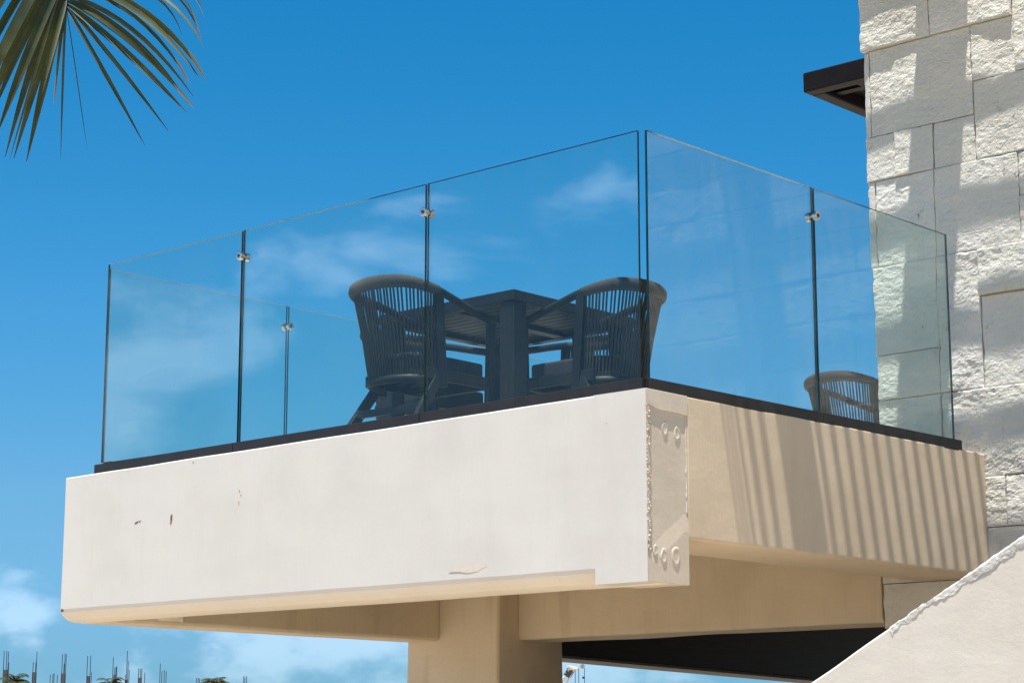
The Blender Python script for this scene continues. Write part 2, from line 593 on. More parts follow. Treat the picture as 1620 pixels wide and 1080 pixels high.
# side beams
prof = [(-0.005, 0.0), (-0.005, -0.30), (-0.007, -0.582), (-0.022, -0.590), (-0.20, -0.592), (-0.40, -0.592), (-0.40, 0.0)]
sb = part(sweep(prof, lambda a, c, t: (a, t, c), 0.277, WY - 0.016, 60, 0.004, seed=5), 'side_beam', M['cream'], bal, 0.006)
sb['label'] = 'beige side beam striped by slatted shade'
prof = [(XL, 0.0), (XL, -0.40), (XL, -0.765), (XL + 0.02, -0.78), (-3.624, -0.78), (-3.604, -0.765), (-3.604, 0.0)]
part(sweep(prof, lambda a, c, t: (a, t, c), 0.172, 2.548, 50, 0.004, seed=9), 'side_beam', M['cream_shaded'], bal, 0.005)
prof = [(WY, -0.31), (WY, -0.76), (WY + 0.012, -0.785), (WY + 0.14, -0.79), (WY + 0.27, -0.79), (WY + 0.27, -0.31)]
part(sweep(prof, lambda a, c, t: (t, a, c), -3.133, -0.64, 50, 0.005, seed=14), 'back_beam', M['cream_shaded'], bal, 0.006)
prof = [(XL, 2.55), (-3.50, 2.55), (-3.147, 2.55), (-3.135, 2.562), (-3.135, 2.84), (-3.135, 3.13), (XL, 3.13)]
part(sweep(prof, lambda a, c, t: (a, c, t), GZ, -0.302, 60, 0.006, seed=21), 'column', M['cream_shaded'], bal, 0.006)
part(MB().box((XL + 0.01, 0.50, -0.30), (-0.41, 9.0, -0.006)), 'floor_slab', M['cream_pale'], bal)
part(MB().box((-3.60, WY + 0.28, -0.34), (-0.41, 9.0, -0.304)), 'soffit_panel', M['wood_and_shade'], bal)  # near-black colour in place of the enclosed shade here
part(MB().box((-0.62, WY + 0.43, GZ), (-0.52, 9.0, -0.345)), 'light_blocker', M['wood_and_shade'], bal)  # unseen panel, added to block light from the right
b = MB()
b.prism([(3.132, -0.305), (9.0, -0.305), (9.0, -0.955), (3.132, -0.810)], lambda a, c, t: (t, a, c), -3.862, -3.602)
part(b, 'rear_beam', M['wood_and_shade'], bal, 0.005)  # shade of the enclosed space put into its dark colour
b = MB()
b.prism([(3.132, -0.812), (9.0, -0.957), (9.0, -0.975), (3.132, -0.830)], lambda a, c, t: (t, a, c), -3.862, -3.60)
part(b, 'drip_strip', M['raw_concrete'], bal)

# corner block with the recessed panel on its right face
cb = MB()
nz = 26
cb.box((-0.2715, 0.008, -0.7745), (-0.0095, 0.2755, 0.0))
lay = lambda a, c, t: (t, a, c)
cb.prism([(0.0005, 0.0), (0.0005, -0.062), (0.03, -0.066), (0.09, -0.080), (0.17, -0.078), (0.2755, -0.082), (0.2755, 0.0)], lay, -0.0095, -0.001)
rj = random.Random(3)
pl = [(0.0005, -0.0625)]
pr = []
for i in range(41):
    z = -0.0625 - i * (0.55 / 40)
    pr.append((0.013 + rj.random() * 0.012 + 0.004 * math.sin(i * 1.3), z))
cb.prism([(0.0005, -0.0625)] + pr + [(0.0005, -0.6125)], lay, -0.0095, -0.002)
fr_ = [(0.262 + rj.random() * 0.007, -0.083 - i * (0.40 / 24)) for i in range(25)]
cb.prism([(0.2755, -0.083)] + [(0.2755, -0.483)] + list(reversed(fr_)), lay, -0.0095, -0.006)
# trowelled fill below the recess, feathered out along its slanting upper edge
topl = [(0.0005, -0.613), (0.022, -0.622), (0.06, -0.612), (0.12, -0.572), (0.20, -0.520), (0.245, -0.487), (0.2755, -0.4835)]
n0 = len(cb.v)
for y_, z_ in topl:
    cb.v += [(-0.0092, y_, z_), (-0.0040, y_, z_ - 0.075), (-0.0040, y_, -0.775), (-0.0300, y_, -0.775)]
for i in range(len(topl) - 1):
    for j in range(3):
        cb.f.append((n0 + i * 4 + j, n0 + (i + 1) * 4 + j, n0 + (i + 1) * 4 + j + 1, n0 + i * 4 + j + 1))
e_ = n0 + (len(topl) - 1) * 4
cb.v += [(-0.0300, 0.2755, -0.4835)]
cb.f.append((e_, e_ + 1, e_ + 2, e_ + 3, len(cb.v) - 1))
cbo = part(cb, 'corner_block', M['cream_pale'], bal, 0.003)
cbo.data.materials.append(M['white'])
for p_ in cbo.data.polygons:
    if p_.normal.y < -0.9:
        p_.material_index = 1
cbo['label'] = 'corner block with recessed panel and four round plugs'
toe = part(MB().box((-0.2717, 0.0006, -0.7755), (-0.0100, 0.06, -0.690)).box((-0.2719, -0.0016, -0.7752), (-0.0012, 0.0004, -0.0005)), 'front_skin', M['white'], bal)


def plug(y, z, r, x, seed):
    rr = random.Random(seed)
    v, f = [], []
    n = 14
    rad = [r * (0.85 + 0.3 * rr.random()) for _ in range(n)]
    for k, (s, h) in enumerate(((1.0, 0.0), (0.88, 0.0030), (0.68, 0.0035), (0.55, 0.0015), (0.2, 0.0022))):
        for i in range(n):
            a = 2 * math.pi * i / n
            v.append((x + h * (0.8 + 0.4 * rr.random()), y + math.cos(a) * rad[i] * s * 0.8, z + math.sin(a) * rad[i] * s * 1.25))
    for k in range(4):
        for i in range(n):
            j = (i + 1) % n
            f.append((k * n + i, k * n + j, (k + 1) * n + j, (k + 1) * n + i))
    f.append(tuple(4 * n + i for i in range(n)))
    o = mesh_obj('bolt_plug', v, f, M['cream_pale'], None, True)
    o.parent = cbo
    return o


plug(0.130, -0.150, 0.026, -0.0095, 1)
plug(0.212, -0.162, 0.026, -0.0095, 2)
plug(0.105, -0.668, 0.026, -0.004, 3)
plug(0.188, -0.664, 0.036, -0.004, 4)
plug(0.052, -0.650, 0.018, -0.004, 5)

# jagged render along the arris between white front and beige side
v, f = [], []
rj = random.Random(12)
for i in range(190):
    z = -0.05 - rj.random() * 0.60
    y = rj.random() ** 1.5 * 0.024
    s = 0.0018 + rj.random() ** 2 * 0.0045
    n = len(v)
    for dx, dy, dz in ((1, 0, 0), (-1, 0, 0), (0, 1, 0), (0, -1, 0), (0, 0, 1.3), (0, 0, -1.3)):
        v.append((-0.003 + dx * s * 0.8 * (0.6 + rj.random()), y + dy * s * (0.6 + rj.random()) + 0.002, z + dz * s * (0.6 + rj.random())))
    for q in ((0, 2, 4), (2, 1, 4), (1, 3, 4), (3, 0, 4), (2, 0, 5), (1, 2, 5), (3, 1, 5), (0, 3, 5)):
        f.append(tuple(n + k for k in q))
ar = mesh_obj('rough_render', v, f, M['cream_pale'])
ar.parent = cbo
tag(ar, kind='stuff')


# chips, rust and a repair on the white face (each a thin flake of its own)
def flake(name, x, z, w, h, mat, seed, tilt=0.0, parent=fb, proud=0.0012, dome=0.0008):
    if x < -0.45:          # follow the unevenness of the face
        c0, c1 = ((0.0, -0.25) if z > -0.25 else (-0.25, -0.50) if z > -0.5 else (-0.50, -0.71))
        k_ = min(1.0, (z - c0) / (c1 - c0))
        nn = lambda c: noise.noise((x * 2.3, 0.0, c * 3.7)) * 0.003
        proud -= nn(c0) * (1 - k_) + nn(c1) * k_
    rr = random.Random(seed)
    n = 11
    v = [(x, -proud - dome, z)]
    for i in range(n):
        a = 2 * math.pi * i / n
        k = 0.7 + 0.5 * rr.random()
        px, pz = math.cos(a) * w / 2 * k, math.sin(a) * h / 2 * k
        v.append((x + px * math.cos(tilt) - pz * math.sin(tilt), -proud, z + px * math.sin(tilt) + pz * math.cos(tilt)))
    f = [(0, 1 + i, 1 + (i + 1) % n) for i in range(n)]
    o = mesh_obj(name, v, f, mat)
    o.parent = parent
    return o


flake('paint_chip', -2.985, -0.303, 0.016, 0.040, M['chip'], 1)
flake('paint_chip', -2.988, -0.325, 0.016, 0.018, M['rust'], 11)
flake('paint_chip', -3.26, -0.305, 0.030, 0.009, M['chip'], 2, 0.35)
flake('paint_chip', -3.235, -0.300, 0.018, 0.009, M['rust'], 12, 0.3)
flake('rust_mark', -2.478, -0.212, 0.009, 0.012, M['rust'], 3)
flake('rust_mark', -2.466, -0.232, 0.006, 0.014, M['rust'], 4)
flake('rust_mark', -2.480, -0.270, 0.005, 0.022, M['rust'], 5)
flake('paint_chip', -3.85, -0.716, 0.022, 0.018, M['chip'], 6, -0.5)
flake('paint_chip', -0.205, -0.125, 0.008, 0.014, M['chip'], 7)
flake('paint_chip', -2.83, -0.042, 0.008, 0.008, M['chip'], 8)
flake('repair_patch', -0.97, -0.668, 0.23, 0.040, M['patch'], 9, 0.02, dome=0.0003)


# ------------------------------------------------------------------ glass railings
def pane(p0, p1, z0, z1, th, root, nrm, mat='glass'):
    """glass slab standing from p0 to p1 (plan), faces clear, edges dark"""
    p0, p1 = Vector((p0[0], p0[1], 0)), Vector((p1[0], p1[1], 0))
    o_ = Vector(nrm) * th / 2
    v = [p0 - o_ + Vector((0, 0, z0)), p1 - o_ + Vector((0, 0, z0)), p1 + o_ + Vector((0, 0, z0)), p0 + o_ + Vector((0, 0, z0)),
         p0 - o_ + Vector((0, 0, z1)), p1 - o_ + Vector((0, 0, z1)), p1 + o_ + Vector((0, 0, z1)), p0 + o_ + Vector((0, 0, z1))]
    f = [(0, 3, 2, 1), (4, 5, 6, 7), (0, 1, 5, 4), (1, 2, 6, 5), (2, 3, 7, 6), (3, 0, 4, 7)]
    o = mesh_obj('glass_panel', v, f, mats=[M[mat], M['glass_edge']], fmat=[1, 1, 0, 1, 0, 1])
    return world_parent(o, root)


def clamp(c, axis, root):
    a = Vector(axis)
    c = Vector(c)
    b = MB()
    prof = [(-0.030, 0.018), (-0.029, 0.021), (-0.010, 0.0215), (-0.008, 0.019), (-0.0075, 0.010), (0.0075, 0.010), (0.008, 0.019), (0.010, 0.0215), (0.029, 0.021), (0.030, 0.018)]
    seg = 20
    u = Vector((0, 0, 1))
    s = a.cross(u)
    for t, r in prof:
        for k in range(seg):
            w = 2 * math.pi * k / seg
            b.v.append(tuple(c + a * t + (u * math.cos(w) + s * math.sin(w)) * r))
    for i in range(len(prof) - 1):
        for k in range(seg):
            q = (k + 1) % seg
            b.f.append((i * seg + k, i * seg + q, (i + 1) * seg + q, (i + 1) * seg + k))
    b.f.append(tuple(reversed(range(seg))))
    b.f.append(tuple((len(prof) - 1) * seg + k for k in range(seg)))
    o = part(b, 'glass_clamp', M['steel'], root)
    for sg in (-1, 1):
        w = part(MB().cyl(c + a * sg * 0.0295, c + a * sg * 0.0325, 0.009, 6), 'screw', M['black'], root)
        w.parent = o
        w.matrix_parent_inverse = Matrix.Identity(4)
    return o


TOP = 1.085
fr = thing('glass_railing', 'front clear glass railing of three panels on the white beam', 'railing', (-1.8, 0.035, 0))
for x0, x1 in ((-3.612, -2.545), (-2.530, -1.281), (-1.266, -0.054)):
    pane((x0, 0.036), (x1, 0.036), 0.030, TOP, 0.012, fr, (0, 1, 0))
for x0, x1 in ((-3.636, -2.548), (-2.544, -1.288), (-1.284, -0.026)):
    part(MB().box((x0, 0.006, -0.010), (x1, 0.0295, 0.046)).box((x0, 0.0425, -0.010), (x1, 0.066, 0.046)), 'base_channel', M['channel'], fr, 0.0015)
part(MB().box((-3.610, 0.0262, 0.0462), (-0.056, 0.0298, 0.0505)), 'gasket', M['gasket'], fr)
for x in (-2.5375, -1.2735):
    clamp((x, 0.036, 0.955), (0, 1, 0), fr)
sr = thing('glass_railing', 'side glass railing on the beige beam, mirroring the stone wall', 'railing', (-0.035, 1.25, 0))
for y0, y1 in ((0.066, 1.282), (1.297, 2.470)):
    pane((-0.036, y0), (-0.036, y1), 0.030, TOP + 0.004, 0.012, sr, (1, 0, 0), 'glass_dusty')
for y0, y1 in ((0.030, 1.286), (1.290, 1.985), (1.988, 2.497)):
    part(MB().box((-0.0295, y0, -0.010), (-0.006, y1, 0.046)).box((-0.066, y0, -0.010), (-0.0425, y1, 0.046)), 'base_channel', M['channel'], sr, 0.0015)
part(MB().box((-0.0298, 0.068, 0.0462), (-0.0262, 2.469, 0.0505)), 'gasket', M['gasket'], sr)
clamp((-0.036, 1.2895, 0.965), (1, 0, 0), sr)
lr = thing('glass_railing', 'far left glass railing seen through the front glass panels', 'railing', (-3.62, 1.9, 0))
for y0, y1 in ((0.050, 1.295), (1.310, 2.550), (2.565, 3.800)):
    pane((-3.62, y0), (-3.62, y1), 0.030, 1.062, 0.012, lr, (1, 0, 0))
part(MB().box((-3.65, 0.072, -0.006), (-3.59, 3.81, 0.044)), 'base_channel', M['channel'], lr, 0.0015)
for y in (1.3025, 2.5575):
    clamp((-3.62, y, 0.945), (1, 0, 0), lr)

# the deck falls slightly to its outer left end: tilt beam tops, channels and glass heads with it
FALL = 0.0068
for q in fb.data.vertices:
    if q.co.z > -0.05:
        q.co.z += FALL * q.co.x
for q in sb.data.vertices:
    if q.co.z > -0.05:
        q.co.z += FALL * q.co.y
for root, ax, h0, h1 in ((fr, 0, 1.094, 0.0035), (sr, 1, 1.099, 0.0)):
    for ch in [x for x in bpy.data.objects if x.parent is root]:
        if ch.name.startswith(('base_channel', 'gasket')):
            for q in ch.data.vertices:
                q.co.z += FALL * q.co[ax]
        elif ch.name.startswith('glass_panel'):
            for q in ch.data.vertices:
                if q.co.z > 0.5:
                    q.co.z = h0 + h1 * q.co[ax]

# ------------------------------------------------------------------ stone wall
sw = thing('stone_wall', 'white rough-cut limestone block wall with grid of shade', 'wall', (0.5, WY + 0.2, GZ))
part(MB().box((-0.615, WY + 0.03, GZ), (4.3, WY + 0.42, 3.75)), 'wall_core', M['mortar'], sw)
XE = 4.25
rects = [
    # courses in view
    (-0.640, -0.216, 2.25, 2.75), (-0.216, 0.258, 2.25, 2.75), (0.258, 0.80, 1.95, 2.75),
    (-0.642, -0.603, 1.775, 2.25), (-0.603, 0.014, 1.775, 2.25), (0.014, 0.258, 1.95, 2.25), (0.014, 0.70, 1.53, 1.95),
    (-0.640, -0.460, 1.53, 1.775), (-0.460, -0.230, 1.53, 1.775), (-0.230, 0.014, 1.53, 1.775),
    (-0.638, -0.594, 1.062, 1.53), (-0.594, -0.234, 1.062, 1.53), (-0.234, 0.250, 1.062, 1.53), (0.250, 0.80, 1.30, 1.53), (0.250, 0.66, 1.062, 1.30),
    (-0.622, -0.238, 0.59, 1.062), (-0.238, 0.002, 0.353, 1.062), (0.002, 0.56, 0.823, 1.062), (0.002, 0.66, 0.353, 0.823),
    (-0.612, -0.238, 0.353, 0.59), (-0.618, -0.246, -0.095, 0.353), (-0.246, 0.30, -0.095, 0.353), (0.30, 0.85, -0.095, 0.353),
    (-0.622, 0.10, -0.347, -0.095), (0.10, 0.60, -0.347, -0.095),
]
nview = len(rects)
rr = random.Random(5)


def fill(x0, x1, z0, z1):
    x = x0
    while x < x1 - 0.01:
        w = rr.uniform(0.28, 0.72)
        if x1 - x - w < 0.22:
            w = x1 - x
        if z1 - z0 > 0.4 and rr.random() < 0.35:
            zm = z0 + (z1 - z0) * rr.choice((0.5, 0.48, 0.52))
            rects.append((x, x + w, z0, zm))
            rects.append((x, x + w, zm, z1))
        else:
            rects.append((x, x + w, z0, z1))
        x += w


for x0, z0, z1 in ((0.80, 1.95, 2.75), (0.70, 1.53, 1.95), (0.80, 1.30, 1.53), (0.66, 1.062, 1.30), (0.56, 0.823, 1.062), (0.66, 0.353, 0.823), (0.85, -0.095, 0.353), (0.60, -0.347, -0.095),
                   (-0.62, -0.82, -0.347), (-0.62, -1.06, -0.82), (-0.62, -1.53, -1.06), (-0.62, -1.78, -1.53), (-0.62, -2.25, -1.78), (-0.62, -2.72, -2.25), (-0.62, GZ, -2.72),
                   (-0.64, 2.75, 3.22), (-0.64, 3.22, 3.70)):
    fill(x0, XE, z0, z1)

for bi, (x0, x1, z0, z1) in enumerate(rects):
    step = 0.0075 if bi < nview else (0.014 if x0 < 2.2 and -0.4 < z0 < 2.3 else 0.04)
    w, h = x1 - x0, z1 - z0
    nx, nz = max(2, int(w / step)), max(2, int(h / step))
    proud = rr.uniform(-0.005, 0.005)
    if bi == 0 or bi == 1:
        proud = 0.020
    if (x0, z0) == (0.002, 0.823):
        proud = 0.022
    if (x0, z0) == (0.002, 0.353):
        proud = -0.010
    if w < 0.06:
        proud = -0.012
    g = 0.0022
    rough_ = rr.uniform(0.75, 1.2)
    tilt = rr.uniform(-0.012, 0.012)
    sd = bi * 7.31
    amp = 0.020 if w > 0.06 else 0.006
    v, f = [], []
    for j in range(nz + 1):
        for i in range(nx + 1):
            a, c = i / nx, j / nz
            x, z = x0 + g + (w - 2 * g) * a, z0 + g + (h - 2 * g) * c
            e = min(a * w, (1 - a) * w, c * h, (1 - c) * h)
            k = min(1.0, e / 0.007)
            n1 = noise.fractal((x * 5 + sd, sd, z * 6), 0.9, 2.1, 6)
            n2 = noise.fractal((x * 30 + sd, 3.3, z * 42), 0.35, 2.2, 5) if step < 0.02 else 0.0
            d = proud + tilt * (a - 0.5) + amp * rough_ * (0.34 * n1 + 0.095 * n2)
            chip = noise.noise((x * 23, sd + 5.0, z * 23))
            d -= (0.002 + 0.010 * max(0.0, chip - 0.15)) * (1 - k) + 0.008 * max(0.0, chip - 0.35) * max(0.0, 1 - e / 0.03)
            ex = 0.006 * noise.noise((z * 14, sd, 2.0)) if i in (0, nx) else 0.0
            if i == nx:
                ex = min(ex, 0.0)
            if i == 0 and x0 > -0.6:
                ex = max(ex, 0.0)
            v.append((x + ex, WY - 0.012 - d, z))
    F = lambda i, j: j * (nx + 1) + i
    for j in range(nz):
        for i in range(nx):
            f.append((F(i, j), F(i + 1, j), F(i + 1, j + 1), F(i, j + 1)))
    # sides
    nb = len(v)
    ring = [F(i, 0) for i in range(nx + 1)] + [F(nx, j) for j in range(1, nz + 1)] + [F(i, nz) for i in range(nx - 1, -1, -1)] + [F(0, j) for j in range(nz - 1, 0, -1)]
    dep = 0.25 if x0 < -0.6 and w > 0.06 else 0.06
    if w < 0.06:
        dep = 0.4
    for q in ring:
        v.append((v[q][0], WY + dep, v[q][2]))
    m = len(ring)
    for i in range(m):
        f.append((ring[i], nb + i, nb + (i + 1) % m, ring[(i + 1) % m]))
    o = mesh_obj('stone_block', v, f, M['stone'], None, False)
    world_parent(o, sw)

# ------------------------------------------------------------------ pergola above (its shade falls on wall and beam)
pg = thing('pergola', 'dark timber slatted pergola fixed high on the stone wall, casting stripes', 'pergola', (0.8, 1.3, 3.0))
PZ = 3.0
for x0, x1 in ((-0.20, 0.09), (1.36, 1.66), (2.40, 2.55)):
    part(MB().box((x0, -0.02, PZ + 0.03), (x1, WY - 0.03, PZ + 0.22)), 'beam', M['wood_and_shade'], pg, 0.004)
part(MB().box((-0.75, 0.27, PZ + 0.03), (-0.203, 0.51, PZ + 0.20)), 'cross_beam', M['wood_and_shade'], pg, 0.004)
part(MB().box((0.093, 0.27, PZ + 0.03), (1.357, 0.51, PZ + 0.20)), 'cross_beam', M['wood_and_shade'], pg, 0.004)
ys = [-0.118, -0.085, -0.055, -0.015, 0.065, 0.165]
y = 0.60
while y < 2.02:
    ys.append(y)
    y += 0.1165
ys += [2.112, 2.228, 2.354, 2.472, 2.596]
for i, y in enumerate(ys):
    w = 0.011 if i < 3 else (0.022 if i == 3 else 0.044)
    part(MB().box((-0.80, y - w / 2, PZ), (2.55, y + w / 2, PZ + 0.026)), 'slat', M['wood_and_shade'], pg)

# ------------------------------------------------------------------ dark eave behind the wall
ev = thing('roof_canopy', 'dark brown flat canopy corner jutting out behind the stone wall', 'canopy', (-0.6, WY + 2.5, 2.4))
X0, Y0 = -1.566, WY + 0.80
b = MB().box((X0, Y0, 2.425), (0.4, Y0 + 0.09, 2.548)).box((X0, Y0 + 0.092, 2.425), (X0 + 0.09, Y0 + 4.0, 2.548))
part(b, 'fascia', M['eave'], ev, 0.008)
part(MB().box((X0 + 0.092, Y0 + 0.093, 2.50), (0.4, Y0 + 4.0, 2.54)), 'deck', M['eave'], ev)
for k in range(6):
    part(MB().box((X0 + 0.094, Y0 + 0.20 + k * 0.55, 2.45), (0.4, Y0 + 0.26 + k * 0.55, 2.497)), 'batten', M['eave'], ev)
part(MB().box((X0 + 0.30, Y0 + 0.10, 2.44), (X0 + 0.36, Y0 + 3.9, 2.449)), 'batten', M['eave'], ev)
part(MB().box((-0.3, WY + 0.45, -0.006), (-0.1, WY + 0.65, 2.42)), 'post', M['eave'], ev)

# ------------------------------------------------------------------ stair wall in the foreground
st = thing('stair_wall', 'cream sloping stair wall with rough white coping at lower right', 'wall', (1.5, 0.3, GZ))
SY = 0.20


def on_y(u, v, y):
    d = FWD + RGT * ((u - 810.0) / FPX) + UPV * ((540.0 - v) / FPX)
    return CAM + d * ((y - CAM.y) / d.y)


A, B = on_y(1280, 1080, SY), on_y(1620, 846, SY)
sl = (B.z - A.z) / (B.x - A.x)
n = 110
v, f = [], []
x0, x1 = A.x - 1.6, B.x + 2.2
for i in range(n + 1):
    x = x0 + (x1 - x0) * i / n
    zt = A.z + sl * (x - A.x) + 0.004 * noise.noise((x * 6, 0.3, 0.1))
    zt = max(zt, GZ + 0.02)
    v += [(x, SY, GZ), (x, SY + 0.0, zt - 0.35 if zt - 0.35 > GZ else GZ + 0.01), (x, SY + 0.002 * noise.noise((x * 9, 1, 1)), zt - 0.01), (x, SY + 0.010, zt), (x, SY + 0.24, zt), (x, SY + 0.24, GZ)]
for i in range(n):
    for j in range(6):
        q = (j + 1) % 6
        f.append((i * 6 + j, (i + 1) * 6 + j, (i + 1) * 6 + q, i * 6 + q))
f.append(tuple(range(6)))
f.append(tuple(n * 6 + j for j in reversed(range(6))))
b = MB()
b.v, b.f = v, f
part(b, 'wall_body', M['warm_white'], st)
for k in range(17):
    xs = x0 + 0.9 + k * 0.30
    zt = A.z + sl * (xs - A.x) - 0.12
    if zt > GZ + 0.05:
        part(MB().box((xs, SY + 0.242, GZ), (xs + 0.30, SY + 1.75, zt)), 'step', M['cream_pale'], st)  # hidden steps, added to keep light off the column
# rough coping of hand-laid mortar, uneven thickness
P0 = on_y(1406, 982, SY)
n, K = 330, 22
v, f = [], []
L = 3.0
dirx = Vector((1, 0, sl)).normalized()
nrm = Vector((-sl, 0, 1)).normalized()
for i in range(n + 1):
    t = i / n * L
    base = Vector((P0.x, SY, A.z + sl * (P0.x - A.x))) + dirx * t
    chunk = noise.cell((t * 5.3, 2.0, 0.0)) * 0.5 + noise.cell((t * 11.7, 7.0, 0.0)) * 0.5
    up = 0.004 + 0.009 * chunk + 0.006 * noise.noise((t * 6.0, 5.2, 0.7)) + 0.004 * noise.noise((t * 40, 5.2, 0.7))
    dn = 0.040 + 0.030 * noise.noise((t * 3.1, 9.2, 0.7)) + 0.016 * noise.noise((t * 17, 9.2, 3.7)) + 0.008 * noise.noise((t * 60, 9.2, 3.7))
    up, dn = max(0.003, up), max(0.010, dn)
    for j in range(K + 1):
        a = j / K
        if a <= 0.7:
            q = a / 0.7
            zz = -dn + (up + dn) * q
            lift = min(1.0, q * 8)
            yy = SY - 0.001 - lift * 0.0015 + 0.014 * max(0.0, q - 0.75) / 0.25
        else:
            q = (a - 0.7) / 0.3
            zz = up + 0.004 * math.sin(q * 3) - 0.012 * q * q
            yy = SY + 0.013 + 0.222 * q
            lift = 1.0 - q
        p = base + nrm * zz
        r = lift * (noise.fractal((p.x * 26, yy * 20, p.z * 26 + 4), 0.5, 2.1, 5) * 0.0018 + 0.0012 * noise.noise((p.x * 60, p.z * 60, 1.0)))
        v.append((p.x, yy - r, p.z + r * 0.7))
K1 = K + 1
for i in range(n):
    for j in range(K):
        f.append((i * K1 + j, (i + 1) * K1 + j, (i + 1) * K1 + j + 1, i * K1 + j + 1))
f.append(tuple(range(K1)))
o = mesh_obj('coping', v, f, M['coping'], None, False)
world_parent(o, st)


# ------------------------------------------------------------------ dining table
def make_table(loc, s, h):
    t = thing('dining_table', 'square charcoal slatted outdoor table between four rope chairs', 'table', loc)
    hw = s / 2
    for a, q in (((-hw, -hw), (hw, -hw + 0.055)), ((-hw, hw - 0.055), (hw, hw))):
        MB().box((a[0], a[1], h - 0.052), (q[0], q[1], h)).build('edge_rail', M['charcoal'], t, bevel=0.003)
    for x0 in (-hw, hw - 0.055):
        MB().box((x0, -hw + 0.057, h - 0.052), (x0 + 0.055, hw - 0.057, h)).build('edge_rail', M['charcoal'], t, bevel=0.003)
    ns = 13
    p = (s - 0.114) / ns
    base = None
    for i in range(ns):
        y0 = -hw + 0.057 + i * p
        if base is None:
            base = MB().box((-hw + 0.058, 0.004, h - 0.026), (hw - 0.058, p - 0.004, h - 0.002)).build('slat', M['charcoal'], t, bevel=0.002)
            base.location.y = y0
        else:
            c = base.copy()
            COL.objects.link(c)
            c.parent = t
            c.location.y = y0
    MB().box((-0.03, -hw + 0.06, h - 0.048), (0.03, hw - 0.06, h - 0.028)).build('cross_rail', M['charcoal'], t)
    for sx in (-1, 1):
        for sy in (-1, 1):
            cx, cy = sx * (hw - 0.052), sy * (hw - 0.052)
            MB().box((cx - 0.046, cy - 0.046, 0), (cx + 0.046, cy + 0.046, h - 0.054)).build('leg', M['charcoal'], t, bevel=0.004)
    return t


make_table((-1.885, 1.250, 0.0), 0.93, 0.750)


